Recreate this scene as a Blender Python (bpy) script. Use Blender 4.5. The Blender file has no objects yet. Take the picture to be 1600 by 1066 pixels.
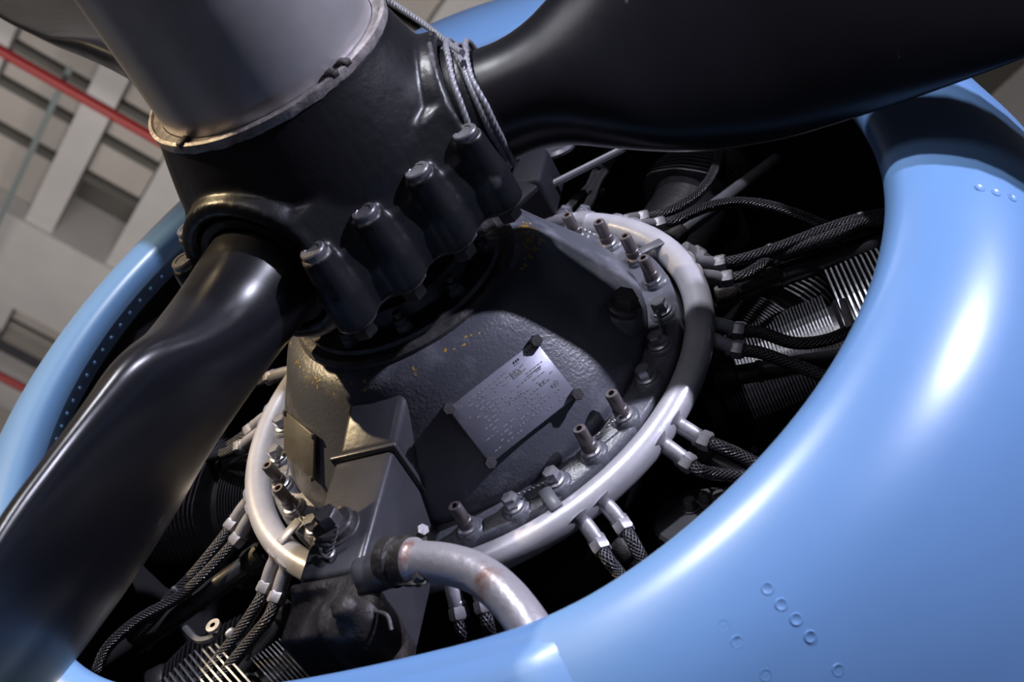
import bpy, bmesh, math, random
import numpy as np
from mathutils import Vector, Matrix
random.seed(7); rng = np.random.default_rng(7)
PI = math.pi; rad = math.radians
scene = bpy.context.scene

# ---------------------------------------------------------------- frame of reference
# engine frame: z = propeller shaft axis (towards the nose), y = down, unit = radius of the ignition ring (0.30 m)
S = 0.30
AXIS_H = 2.7
def W(p): return Vector((-p[0] * S, -p[2] * S, AXIS_H - p[1] * S))
def WA(a):
    a = np.asarray(a, float)
    return np.stack([-a[:, 0] * S, -a[:, 2] * S, AXIS_H - a[:, 1] * S], 1)
def rodr(w):
    w = np.array(w); th = np.linalg.norm(w); k = w / th
    K = np.array([[0, -k[2], k[1]], [k[2], 0, -k[0]], [-k[1], k[0], 0]])
    return np.eye(3) + math.sin(th) * K + (1 - math.cos(th)) * K @ K
RM = rodr([-0.0243, -2.4354, 1.101]); TV = np.array([-0.1713, 0.1873, 5.9953])
CAM = -RM.T @ TV; FPX = 1.41953 * 1600
def raydir(x, y): return RM.T @ np.array([(x - 800) / FPX, (y - 533) / FPX, 1.0])
def at(x, y, z):                       # point of the engine frame on plane z
    d = raydir(x, y); return CAM + (z - CAM[2]) / d[2] * d
def pol(r, deg, z): return np.array([r * math.cos(rad(deg)), r * math.sin(rad(deg)), z])

# ---------------------------------------------------------------- camera
cd = bpy.data.cameras.new('camera'); cam = bpy.data.objects.new('camera', cd)
scene.collection.objects.link(cam); scene.camera = cam
cd.sensor_width = 36; cd.lens = 36 * 1.41953; cd.clip_start = 0.05; cd.clip_end = 100
def wdir(d): return Vector((-d[0], -d[2], -d[1]))
r_, u_, b_ = wdir(RM[0]), -wdir(RM[1]), -wdir(RM[2])
m = Matrix((r_, u_, b_)).transposed().to_4x4(); m.translation = W(CAM); cam.matrix_world = m
cd.dof.use_dof = True; cd.dof.focus_distance = 1.66; cd.dof.aperture_fstop = 6.5

# ---------------------------------------------------------------- world, lights, exposure
w = bpy.data.worlds.new('hangar_air'); scene.world = w; w.use_nodes = True
w.node_tree.nodes['Background'].inputs[0].default_value = (0.62, 0.66, 0.80, 1)
w.node_tree.nodes['Background'].inputs[1].default_value = 0.10
def lamp(name, kind, edir, dist, energy, color, size, target=(0, 0, .5), spot=60):
    d = bpy.data.lights.new(name, kind); d.energy = energy; d.color = color
    if kind == 'SPOT': d.shadow_soft_size = size; d.spot_size = rad(spot); d.spot_blend = .5
    else: d.shape = 'RECTANGLE'; d.size = size[0]; d.size_y = size[1]
    o = bpy.data.objects.new(name, d); scene.collection.objects.link(o)
    t = W(target); e = np.array(edir, float); e /= np.linalg.norm(e)
    o.location = t + wdir(e) * dist
    o.rotation_euler = (t - o.location).to_track_quat('-Z', 'Y').to_euler(); return o
lamp('cool_spotlight', 'SPOT', (-.79, -.38, .475), 6.5, 2300, (.79, .80, 1.0), .07, target=(-1.15, .7, .4), spot=20)
lamp('warm_spotlight', 'SPOT', (.635, -.25, .73), 6.5, 2000, (1.0, .77, .45), .06, target=(1.15, .6, .5), spot=10.5)
lamp('front_floodlight', 'SPOT', (-.05, -.36, 1.0), 6.0, 1300, (.92, .93, 1.0), .14, target=(.1, .6, .4), spot=19)
lamp('front_soft_fill', 'AREA', (.08, .06, 1.0), 6.0, 34, (.97, .94, 1.0), (2.2, 1.4))  # added broad area light that whitens the lower cowl lip; source unknown
lamp('ceiling_fill_light', 'AREA', (0, 0, 1), .01, 200, (1.0, .95, .90), (3, 3))  # added area light, put in only to brighten the ceiling
o = bpy.data.objects['ceiling_fill_light']; o.location = (-3.6, 1.2, 3.6); o.rotation_euler = (Vector((-5.4, 3.0, 8)) - o.location).to_track_quat('-Z', 'Y').to_euler()
vs = scene.view_settings
vs.view_transform = 'Standard'; vs.look = 'None'; vs.gamma = 1; vs.use_curve_mapping = False; vs.exposure = 0.0

# ---------------------------------------------------------------- materials
def mat(name, col, rough=.5, metal=0., bump=0., bscale=60., var=0., vscale=6., col2=None, coat=0., spec=.5, thr=None, rvar=0.):
    m = bpy.data.materials.new(name); m.use_nodes = True; nt = m.node_tree; N = nt.nodes; L = nt.links
    b = N['Principled BSDF']; b.inputs['Roughness'].default_value = rough; b.inputs['Metallic'].default_value = metal
    b.inputs['Coat Weight'].default_value = coat; b.inputs['Coat Roughness'].default_value = .12
    b.inputs['Specular IOR Level'].default_value = spec
    b.inputs['Base Color'].default_value = (*col, 1)
    tc = N.new('ShaderNodeTexCoord')
    if var or col2:
        n = N.new('ShaderNodeTexNoise'); n.inputs['Scale'].default_value = vscale; n.inputs['Detail'].default_value = 8
        n.inputs['Roughness'].default_value = .62
        L.new(tc.outputs['Object'], n.inputs['Vector'])
        cr = N.new('ShaderNodeValToRGB'); L.new(n.outputs['Fac'], cr.inputs[0])
        e = cr.color_ramp.elements
        if col2:
            lo, hi = thr or (.5, .7)
            e[0].position = lo; e[0].color = (*col, 1); e[1].position = hi; e[1].color = (*col2, 1)
        else:
            e[0].position = .3; e[0].color = (*[c * (1 - var) for c in col], 1)
            e[1].position = .7; e[1].color = (*[min(1, c * (1 + var)) for c in col], 1)
        L.new(cr.outputs[0], b.inputs['Base Color'])
        if rvar:
            mr = N.new('ShaderNodeMapRange'); mr.inputs[3].default_value = rough - rvar; mr.inputs[4].default_value = rough + rvar
            L.new(n.outputs['Fac'], mr.inputs[0]); L.new(mr.outputs[0], b.inputs['Roughness'])
    if bump:
        n2 = N.new('ShaderNodeTexNoise'); n2.inputs['Scale'].default_value = bscale; n2.inputs['Detail'].default_value = 4
        L.new(tc.outputs['Object'], n2.inputs['Vector'])
        bp = N.new('ShaderNodeBump'); bp.inputs['Strength'].default_value = bump; bp.inputs['Distance'].default_value = .003
        L.new(n2.outputs['Fac'], bp.inputs['Height']); L.new(bp.outputs[0], b.inputs['Normal'])
    return m
M = {}
M['black'] = mat('black_hub_paint', (.010, .010, .013), .36, bump=.2, bscale=90, col2=(.04, .036, .038), thr=(.66, .80), vscale=14, spec=.42)
def add_wear(m, lo, hi, col, nscale):
    nt = m.node_tree; N = nt.nodes; L = nt.links; b = N['Principled BSDF']; g = N.new('ShaderNodeNewGeometry')
    tc = N.new('ShaderNodeTexCoord'); n = N.new('ShaderNodeTexNoise'); n.inputs['Scale'].default_value = nscale; n.inputs['Detail'].default_value = 6
    L.new(tc.outputs['Object'], n.inputs['Vector'])
    a = N.new('ShaderNodeMath'); a.operation = 'MULTIPLY_ADD'; L.new(n.outputs['Fac'], a.inputs[0]); a.inputs[1].default_value = .16; L.new(g.outputs['Pointiness'], a.inputs[2])
    r = N.new('ShaderNodeMapRange'); r.inputs[1].default_value = lo + .08; r.inputs[2].default_value = hi + .08; L.new(a.outputs[0], r.inputs[0])
    mx = N.new('ShaderNodeMix'); mx.data_type = 'RGBA'; L.new(r.outputs[0], mx.inputs[0])
    src = b.inputs['Base Color'].links[0].from_socket; L.new(src, mx.inputs[6]); mx.inputs[7].default_value = (*col, 1); L.new(mx.outputs[2], b.inputs['Base Color'])
M['black_plain'] = M['black'].copy()
add_wear(M['black'], .530, .556, (.17, .155, .165), 16)
M['blade'] = mat('black_blade_paint', (.008, .008, .011), .30, bump=.05, bscale=40, col2=(.09, .09, .11), thr=(.715, .75), vscale=26, spec=.45, rvar=.06)
M['chip'] = mat('bare_chipped_metal', (.30, .27, .27), .5, .5, bump=.5, bscale=120, var=.5, vscale=60)
M['dome'] = mat('dull_aluminium_dome', (.55, .53, .55), .34, .6, bump=.08, bscale=70, var=.16, vscale=7, rvar=.06)
M['nose'] = mat('grey_casing_paint', (.085, .088, .110), .36, bump=.22, bscale=260, col2=(.24, .24, .28), thr=(.53, .74), vscale=11, spec=.6, rvar=.1)
M['box'] = mat('dark_grey_sump_paint', (.048, .048, .057), .33, bump=.14, bscale=80, var=.25, vscale=10, spec=.6)
M['silver'] = mat('silver_ring_paint', (.50, .49, .54), .33, .3, bump=.08, bscale=120, var=.12, vscale=14)
M['fitting'] = mat('cast_fitting_silver', (.34, .33, .37), .4, .4, bump=.2, bscale=140, var=.15, vscale=20)
M['bolt'] = mat('plated_bolt', (.33, .33, .37), .3, .7, bump=.2, bscale=90, var=.3, vscale=30)
M['head'] = mat('dull_bolt_head', (.16, .155, .17), .38, .5, bump=.3, bscale=90, var=.4, vscale=30)
M['bolt_dark'] = mat('dirty_bolt', (.09, .085, .09), .42, .5, bump=.4, bscale=120, var=.4, vscale=30)
M['stud'] = mat('brownish_stud', (.14, .12, .125), .42, .5, bump=.2, bscale=90, var=.3, vscale=30)
M['hole'] = mat('bore_darkness', (.006, .006, .007), .8)
M['plate'] = mat('etched_plate_metal', (.27, .27, .34), .42, .35, bump=.1, bscale=60, var=.18, vscale=16)
M['plate_warm'] = mat('painted_small_plate', (.15, .14, .13), .42, .2, bump=.25, bscale=90, var=.2, vscale=16)
M['print'] = mat('etched_lettering', (.36, .35, .38), .5, .3)
M['print_dark'] = mat('stamped_lettering', (.02, .02, .025), .6)
M['engine'] = mat('dark_engine_enamel', (.012, .012, .015), .4, bump=.4, bscale=60, var=.5, vscale=12)
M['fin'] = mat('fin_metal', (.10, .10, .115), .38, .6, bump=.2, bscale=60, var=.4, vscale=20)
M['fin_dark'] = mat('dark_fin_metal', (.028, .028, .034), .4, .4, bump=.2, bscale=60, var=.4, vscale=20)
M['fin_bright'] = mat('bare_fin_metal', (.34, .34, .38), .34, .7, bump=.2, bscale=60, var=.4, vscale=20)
M['tube'] = mat('black_gloss_tube', (.028, .028, .033), .32, bump=.1, bscale=60, var=.3, vscale=12)
M['greytube'] = mat('grey_tube', (.10, .10, .12), .42, bump=.2, bscale=60, var=.3, vscale=12)
M['steel'] = mat('wire_rope_steel', (.24, .24, .27), .5, .35, var=.2, vscale=40)
M['wire'] = mat('lock_wire_steel', (.26, .25, .27), .35, .8)
M['cowl'] = mat('blue_cowl_paint', (.135, .270, .53), .34, bump=.10, bscale=7, var=.05, vscale=3, coat=.12, spec=.6)
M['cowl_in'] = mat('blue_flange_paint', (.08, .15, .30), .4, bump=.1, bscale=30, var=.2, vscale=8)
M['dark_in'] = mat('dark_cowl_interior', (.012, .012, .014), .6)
M['rust'] = mat('silver_pipe_with_rust', (.36, .34, .37), .36, .35, bump=.3, bscale=90, col2=(.20, .075, .03), thr=(.56, .66), vscale=9)
M['gunk'] = mat('oily_grime', (.022, .018, .017), .55, bump=1., bscale=70, col2=(.09, .075, .075), thr=(.55, .75), vscale=25)
M['ceil'] = mat('ceiling_sheet', (.34, .31, .29), .8, var=.15, vscale=.6)
M['beam'] = mat('pale_painted_beam', (.42, .40, .40), .75, var=.12, vscale=1.0)
M['matte'] = mat('matte_dark_casting', (.011, .011, .015), .6, bump=.3, var=.3, spec=.15)
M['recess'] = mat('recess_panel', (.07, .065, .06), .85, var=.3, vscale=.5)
M['floor'] = mat('hangar_floor', (.22, .22, .23), .6, var=.1, vscale=.8)
M['redpipe'] = mat('red_pipe_paint', (.22, .006, .006), .5)
M['conduit'] = mat('galvanised_conduit', (.36, .42, .42), .35, .6)

def yellow_chips(m):      # primer showing where paint has flaked round the bearing cover
    nt = m.node_tree; N = nt.nodes; L = nt.links; b = N['Principled BSDF']; tc = N.new('ShaderNodeTexCoord'); sp = N.new('ShaderNodeSeparateXYZ')
    L.new(tc.outputs['Object'], sp.inputs[0])
    def mth(op, a, c=0.):
        n = N.new('ShaderNodeMath'); n.operation = op
        for i, v in enumerate((a, c)):
            if isinstance(v, (int, float)): n.inputs[i].default_value = v
            else: L.new(v, n.inputs[i])
        return n.outputs[0]
    r = mth('SQRT', mth('ADD', mth('POWER', sp.outputs[0], 2.), mth('POWER', sp.outputs[2], 2.)))
    n = N.new('ShaderNodeTexNoise'); n.inputs['Scale'].default_value = 170; n.inputs['Detail'].default_value = 3; L.new(tc.outputs['Object'], n.inputs['Vector'])
    n2 = N.new('ShaderNodeTexNoise'); n2.inputs['Scale'].default_value = 9; L.new(tc.outputs['Object'], n2.inputs['Vector'])
    ring = mth('SUBTRACT', 1., mth('MULTIPLY', mth('ABSOLUTE', mth('SUBTRACT', r, .156)), 48.))
    f = mth('GREATER_THAN', mth('ADD', mth('MULTIPLY', mth('MAXIMUM', ring, 0.), .14), mth('ADD', mth('MULTIPLY', n.outputs['Fac'], .6), mth('MULTIPLY', n2.outputs['Fac'], .4))), .72)
    f = mth('MULTIPLY', f, mth('GREATER_THAN', ring, 0.))
    mx = N.new('ShaderNodeMix'); mx.data_type = 'RGBA'; L.new(f, mx.inputs[0]); L.new(b.inputs['Base Color'].links[0].from_socket, mx.inputs[6]); mx.inputs[7].default_value = (.50, .30, .05, 1)
    L.new(mx.outputs[2], b.inputs['Base Color'])
M['casing'] = M['nose'].copy(); yellow_chips(M['casing'])
def braid_mat():
    m = bpy.data.materials.new('braided_metal_hose'); m.use_nodes = True; nt = m.node_tree; N = nt.nodes; L = nt.links
    b = N['Principled BSDF']; b.inputs['Roughness'].default_value = .38; b.inputs['Metallic'].default_value = .55
    uv = N.new('ShaderNodeUVMap'); sep = N.new('ShaderNodeSeparateXYZ'); L.new(uv.outputs[0], sep.inputs[0])
    def mth(op, a, c):
        n = N.new('ShaderNodeMath'); n.operation = op
        for i, v in enumerate((a, c)):
            if isinstance(v, (int, float)): n.inputs[i].default_value = v
            else: L.new(v, n.inputs[i])
        return n.outputs[0]
    # u in turns, v in hose radii
    s1 = mth('SINE', mth('MULTIPLY', mth('ADD', mth('MULTIPLY', sep.outputs[0], 10.), mth('MULTIPLY', sep.outputs[1], 1.3)), 2 * PI), 0)
    s2 = mth('SINE', mth('MULTIPLY', mth('SUBTRACT', mth('MULTIPLY', sep.outputs[0], 10.), mth('MULTIPLY', sep.outputs[1], 1.3)), 2 * PI), 0)
    h = mth('MAXIMUM', s1, s2)
    cr = N.new('ShaderNodeValToRGB'); e = cr.color_ramp.elements
    e[0].position = .1; e[0].color = (.02, .02, .024, 1); e[1].position = .95; e[1].color = (.12, .116, .135, 1)
    L.new(h, cr.inputs[0]); L.new(cr.outputs[0], b.inputs['Base Color'])
    bp = N.new('ShaderNodeBump'); bp.inputs['Strength'].default_value = .9; bp.inputs['Distance'].default_value = .0012
    L.new(h, bp.inputs['Height']); L.new(bp.outputs[0], b.inputs['Normal'])
    return m
M['braid'] = braid_mat()

# ---------------------------------------------------------------- object helpers
COL = scene.collection
def empty(name, loc, label, cat, group=None):
    o = bpy.data.objects.new(name, None); COL.objects.link(o); o.location = W(loc); o.empty_display_size = .05
    o['label'] = label; o['category'] = cat
    if group: o['group'] = group
    return o
def tag(o, label=None, cat=None, group=None, kind=None):
    for k, v in (('label', label), ('category', cat), ('group', group), ('kind', kind)):
        if v: o[k] = v
    return o
_orig = {}
def origin_of(parent):
    v = Vector((0, 0, 0))
    while parent is not None: v += parent.location; parent = parent.parent
    return v
class MB:
    """mesh builder in the engine frame"""
    def __init__(s): s.v = []; s.f = []; s.uv = {}
    def add(s, v, f, uv=None):
        o = sum(len(a) for a in s.v); s.v.append(np.asarray(v, float)); b = len(s.f)
        s.f += [tuple(i + o for i in q) for q in f]
        if uv is not None:
            for i, q in enumerate(uv): s.uv[b + i] = q
        return s
    def build(s, name, m, parent=None, smooth=35, world=False, label=None, kind=None, own_origin=None):
        V = np.concatenate(s.v)
        if not world: V = WA(V)
        # mesh object's own origin: the parent's, or the centre of its own points for a top-level mesh
        org = origin_of(parent)
        c = Vector(V.mean(0)) if own_origin is None else Vector(own_origin)
        loc = c - org
        me = bpy.data.meshes.new(name)
        me.from_pydata([tuple(x) for x in (V - np.array(c))], [], s.f)
        if s.uv:
            ul = me.uv_layers.new(name='UVMap')
            for p in me.polygons:
                q = s.uv.get(p.index)
                if q:
                    for k, li in enumerate(p.loop_indices): ul.data[li].uv = q[k]
        bm = bmesh.new(); bm.from_mesh(me); bmesh.ops.recalc_face_normals(bm, faces=bm.faces); bm.to_mesh(me); bm.free()
        if smooth:
            me.shade_smooth(); me.set_sharp_from_angle(angle=rad(smooth))
        for mm in (m if isinstance(m, (list, tuple)) else [m]): me.materials.append(M[mm])
        o = bpy.data.objects.new(name, me); COL.objects.link(o); o.location = loc
        if parent is not None: o.parent = parent
        if label: o['label'] = label
        if kind: o['kind'] = kind
        return o

def frames(P, closed=False, up=None):
    P = np.asarray(P, float); n = len(P)
    if closed: T = np.roll(P, -1, 0) - np.roll(P, 1, 0)
    else:
        T = np.gradient(P, axis=0)
    T /= np.linalg.norm(T, axis=1)[:, None] + 1e-12
    a = np.array(up if up is not None else ([0, 0, 1.] if abs(T[0][2]) < .9 else [1., 0, 0]), float)
    U = np.zeros_like(P); V = np.zeros_like(P)
    u = a - T[0] * (a @ T[0]); u /= np.linalg.norm(u)
    for i in range(n):
        u = u - T[i] * (u @ T[i]); u /= np.linalg.norm(u) + 1e-12
        U[i] = u; V[i] = np.cross(T[i], u)
    return T, U, V
def smoothpath(pts, n=24):
    """Catmull-Rom through the points, centripetal-ish"""
    P = np.asarray(pts, float)
    if len(P) == 2: return np.linspace(P[0], P[1], 3)
    Q = np.vstack([2 * P[0] - P[1], P, 2 * P[-1] - P[-2]]); out = []
    per = max(3, n // (len(P) - 1))
    for i in range(1, len(Q) - 2):
        for t in np.linspace(0, 1, per, endpoint=False):
            a, b, c, d = Q[i - 1], Q[i], Q[i + 1], Q[i + 2]
            out.append(.5 * (2 * b + (c - a) * t + (2 * a - 5 * b + 4 * c - d) * t * t + (3 * b - a - 3 * c + d) * t ** 3))
    out.append(P[-1]); return np.array(out)
def tube(P, r, n=12, closed=False, cap=True, uv=False, lobes=0, lob=0., twist=0., up=None):
    P = np.asarray(P, float); N = len(P); T, U, V = frames(P, closed, up)
    r = np.full(N, r) if np.isscalar(r) else np.asarray(r, float)
    a = np.linspace(0, 2 * PI, n, endpoint=False); vs_ = []
    L = np.concatenate([[0], np.cumsum(np.linalg.norm(np.diff(P, axis=0), axis=1))])
    for i in range(N):
        rr = r[i] * (1 + lob * np.abs(np.cos(lobes * a / 2)) - lob * .5) if lobes else np.full(n, r[i])
        ph = a + twist * L[i]
        vs_.append(P[i] + (rr * np.cos(ph))[:, None] * U[i] + (rr * np.sin(ph))[:, None] * V[i])
    f = []; uvs = []
    last = N if closed else N - 1
    for i in range(last):
        j = (i + 1) % N
        for k in range(n):
            f.append((i * n + k, i * n + (k + 1) % n, j * n + (k + 1) % n, j * n + k))
            v0, v1 = L[i] / r[i], (L[j] if j else L[i]) / r[i]
            uvs.append(((k / n, v0), ((k + 1) / n, v0), ((k + 1) / n, v1), (k / n, v1)))
    if cap and not closed:
        f.append(tuple(range(n))[::-1]); f.append(tuple((N - 1) * n + k for k in range(n)))
        uvs += [None, None]
    return np.concatenate(vs_), f, (uvs if uv else None)
def basis(d, up=None):
    d = np.asarray(d, float); d = d / np.linalg.norm(d)
    a = np.array(up if up is not None else ([0, 0, 1.] if abs(d[2]) < .9 else [1., 0, 0]), float)
    u = a - d * (a @ d); u /= np.linalg.norm(u); return d, u, np.cross(d, u)
def lathe(prof, c=(0, 0, 0), d=(0, 0, 1), n=32, up=None, closed_prof=False, rot=0):
    """prof = [(r, h)], along axis d from c; r=0 ends are closed with a fan"""
    d, u, v = basis(d, up); c = np.asarray(c, float); a = np.linspace(0, 2 * PI, n, endpoint=False) + rot
    V = []; idx = []
    k = 0
    for r, h in prof:
        if r < 1e-6: V.append((c + d * h)[None]); idx.append((k, 1)); k += 1
        else:
            V.append(c + d * h + r * np.cos(a)[:, None] * u + r * np.sin(a)[:, None] * v); idx.append((k, n)); k += n
    f = []
    seq = list(range(len(prof) - 1))
    prs = [(i, i + 1) for i in seq] + ([(len(prof) - 1, 0)] if closed_prof else [])
    for i, j in prs:
        (a0, na), (b0, nb) = idx[i], idx[j]
        for q in range(n):
            q2 = (q + 1) % n
            if na == 1 and nb == 1: continue
            if na == 1: f.append((a0, b0 + q2, b0 + q))
            elif nb == 1: f.append((a0 + q, a0 + q2, b0))
            else: f.append((a0 + q, a0 + q2, b0 + q2, b0 + q))
    return np.concatenate(V), f
def rod(p, q, r, n=12, ch=.0):
    p = np.asarray(p, float); q = np.asarray(q, float); L = np.linalg.norm(q - p)
    pr = [(0, 0), (r - ch, 0), (r, ch), (r, L - ch), (r - ch, L), (0, L)] if ch else [(0, 0), (r, 0), (r, L), (0, L)]
    return lathe(pr, p, q - p, n)
def hexp(c, d, r, h, up=None):
    return lathe([(0, 0), (r, 0), (r, h * .82), (r * .86, h), (0, h)], c, d, 6, up)
def hull_box(c8):
    return np.array(c8, float), [(0, 1, 2, 3), (4, 7, 6, 5), (0, 4, 5, 1), (1, 5, 6, 2), (2, 6, 7, 3), (3, 7, 4, 0)]
def obox(c, ex, ey, ez, sx, sy, sz):
    c = np.asarray(c, float); ex, ey, ez = [np.asarray(e, float) for e in (ex, ey, ez)]
    P = [c + ex * sx * a + ey * sy * b + ez * sz * g for g in (-.5, .5) for a, b in ((-.5, -.5), (.5, -.5), (.5, .5), (-.5, .5))]
    return hull_box(P)
def bevel(o, width, seg=2, angle=30):
    me = o.data; bm = bmesh.new(); bm.from_mesh(me)
    ed = [e for e in bm.edges if len(e.link_faces) == 2 and e.calc_face_angle(0) > rad(angle)]
    bmesh.ops.bevel(bm, geom=ed, offset=width * S, segments=seg, profile=.5, affect='EDGES', clamp_overlap=True)
    bm.to_mesh(me); bm.free(); me.shade_smooth(); me.set_sharp_from_angle(angle=rad(50)); return o
def remesh(o, voxel, smooth_it=6, fac=.5):
    md = o.modifiers.new('r', 'REMESH'); md.mode = 'VOXEL'; md.voxel_size = voxel * S
    ms = o.modifiers.new('s', 'SMOOTH'); ms.factor = fac; ms.iterations = smooth_it
    dg = bpy.context.evaluated_depsgraph_get(); me = bpy.data.meshes.new_from_object(o.evaluated_get(dg))
    o.modifiers.clear(); old = o.data; me.name = old.name; o.data = me
    if not me.materials: [me.materials.append(x) for x in old.materials]
    me.shade_smooth(); return o

# profile of the nose casing (z, r) and a ray intersection with it
NPROF = [(0, .90), (.055, .80), (.10, .81), (.20, .765), (.30, .70), (.40, .635), (.50, .575), (.56, .53), (.59, .48), (.60, .42)]
NZ = [a for a, b in NPROF]; NR = [b for a, b in NPROF]
def rn(z): return float(np.interp(z, NZ, NR))
def on_nose(x, y, off=0.):
    for z in np.linspace(.68, 0, 500):
        q = at(x, y, z)
        if math.hypot(q[0], q[1]) <= rn(z - off * .6) + off * .75: return q
    return at(x, y, 0.)
def nose_normal(q):
    z = q[2]; dr = (rn(z + .03) - rn(z - .03)) / .06; r = math.hypot(q[0], q[1])
    n = np.array([q[0] / r, q[1] / r, -dr]); return n / np.linalg.norm(n)

# ================================================================ HANGAR (setting)
A_ = np.array([.55, .835]); A_ /= np.linalg.norm(A_); B_ = np.array([-A_[1], A_[0]])
def cp(u, v, z): return (u * A_[0] + v * B_[0], u * A_[1] + v * B_[1], z)
def wbox(mb, u0, u1, v0, v1, z0, z1):
    P = [cp(u, v, z) for z in (z0, z1) for u, v in ((u0, v0), (u1, v0), (u1, v1), (u0, v1))]
    mb.add(*hull_box(P))
H = 8.0
mb = MB(); wbox(mb, -14, 16, -12, 18, -.1, 0); tag(mb.build('floor', 'floor', None, 0, world=True), 'grey hangar floor', kind='structure')
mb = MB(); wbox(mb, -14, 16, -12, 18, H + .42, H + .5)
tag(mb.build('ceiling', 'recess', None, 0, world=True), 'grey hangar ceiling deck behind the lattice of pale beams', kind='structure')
def beam(u0, u1, v0, v1, z0, z1, m, label):
    b = MB(); wbox(b, u0, u1, v0, v1, z0, z1); o = b.build('ceiling_beam', m, None, 0, world=True); tag(o, kind='structure')
    return o
bevels = []
for v0, v1 in ((5.92, 6.72), (7.32, 7.75), (8.3, 8.6), (3.9, 4.2), (2.3, 2.6), (.3, .7), (-1.5, -1.1)):
    beam(-12, 14, v0, v1, H, H + .42, 'beam', '')
for k, (u0, u1) in enumerate(((-1.06, -.88), (-.50, -.22), (.35, .55), (-1.75, -1.55), (-2.5, -2.25), (1.2, 1.45), (2.2, 2.4), (3.1, 3.35), (4.2, 4.5))):
    beam(u0, u1, -10, 16, H + .03, H + .43, 'beam', '')
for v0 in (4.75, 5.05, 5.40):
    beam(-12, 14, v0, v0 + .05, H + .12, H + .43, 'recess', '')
us = [(-3.1, -2.5), (-2.25, -1.75), (-1.55, -1.06), (-.88, -.50), (-.22, .35), (.55, 1.2), (1.45, 2.2), (2.4, 3.1)]
vs2 = [(2.6, 3.2), (3.25, 3.9), (4.2, 4.75), (4.8, 5.05), (5.10, 5.40), (5.45, 5.92), (6.72, 7.02), (7.07, 7.32), (7.75, 8.3)]
for u0, u1 in us:                     # pale boards between the beams; one bay is open and dark
    for v0, v1 in vs2:
        if (u0 == -.88 and v0 in (5.45,)) or (u0 == -1.55 and v0 == 6.72): continue
        b = MB(); wbox(b, u0 + .01, u1 - .01, v0 + .01, v1 - .01, H + .16, H + .19); tag(b.build('ceiling_panel', 'ceil', None, 0, world=True), kind='structure')
def wtube(name, m, P, r, n, label, cat):
    b = MB(); b.add(*tube(np.array(P, float), r, n)[:2]); return tag(b.build(name, m, None, world=True), label, cat)
wtube('sprinkler_pipe', 'redpipe', [cp(-8, 4.45, H - .32), cp(0, 4.45, H - .32), cp(8, 4.45, H - .32)], .032, 12, 'red sprinkler pipe running under the ceiling at upper left', 'pipe')
wtube('sprinkler_pipe', 'redpipe', [cp(-8, 7.05, H - .30), cp(0, 7.05, H - .30), cp(8, 7.05, H - .30)], .03, 12, 'second red pipe, glimpsed at left edge beyond the blue cowl', 'pipe')
wtube('conduit', 'conduit', [cp(-1.17, 4.40, H - .22), cp(-1.17, 6, H - .22), cp(-1.17, 9, H - .22)], .018, 10, 'thin galvanised conduit crossing under the red ceiling pipe', 'pipe')
wtube('cable_tray', 'tube', [cp(-8, 6.98, H - .12), cp(0, 6.98, H - .12), cp(8, 6.98, H - .12)], .035, 8, 'dark cable run on the ceiling near the left edge', 'cable')

# ================================================================ COWLING
cowl = empty('engine_cowling', (0, 0, 0), 'glossy light blue engine cowling ring with rounded lip around the engine', 'cowling')
KA = [-180, -163, -130, -82, -50, -22, 13, 40, 61, 78, 87, 97, 107, 113, 121, 135, 160, 180]
KR = [1.925, 1.90, 1.935, 1.99, 1.99, 1.975, 1.905, 1.91, 1.92, 1.86, 1.825, 1.82, 1.85, 1.90, 1.94, 1.935, 1.93, 1.925]
def RC(deg):
    deg = (np.asarray(deg, float) + 180) % 360 - 180
    k = np.arange(-12, 13, 3.0); w = np.exp(-(k / 6) ** 2); w /= w.sum()
    out = 0
    for kk, ww in zip(k, w): out = out + ww * np.interp((deg + kk + 180) % 360 - 180, KA, KR)
    return out
# outer profile as offsets from the crest: (dr, z)
ZC, AI, BI = .42, .09, .09
inner = [(-AI * math.cos(t), ZC + BI * math.sin(t)) for t in np.linspace(0, PI / 2, 9)]
outer = [(.05, .507), (.10, .493), (.16, .468), (.23, .43), (.30, .37), (.36, .30), (.43, .18), (.50, .03), (.56, -.15), (.62, -.4), (.68, -.8), (.72, -1.4), (.73, -2.4)]
def bulge(a):       # the upper lip is thicker
    d = (a + 78 + 180) % 360 - 180
    return 1 + 1.1 * math.exp(-(d / 34) ** 2)
NA = 240
prof = inner + outer
V = []; F = []
for i in range(NA):
    a = -180 + 360 * i / NA; rc = float(RC(a)); bu = bulge(a)
    for dr, z in prof:
        if dr > 0: r = max(rc, rc + dr * bu if dr < .4 else rc + dr + (bu - 1) * .4); z = z + (bu - 1) * .04 * (1 - abs(dr - .2) / .2 if dr < .4 else 0)
        else: r = rc + dr
        V.append(pol(r, a, z))
n = len(prof)
for i in range(NA):
    j = (i + 1) % NA
    for k in range(n - 1): F.append((i * n + k, i * n + k + 1, j * n + k + 1, j * n + k))
mb = MB(); mb.add(V, F); shell = mb.build('shell', 'cowl', cowl, 60)
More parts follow.
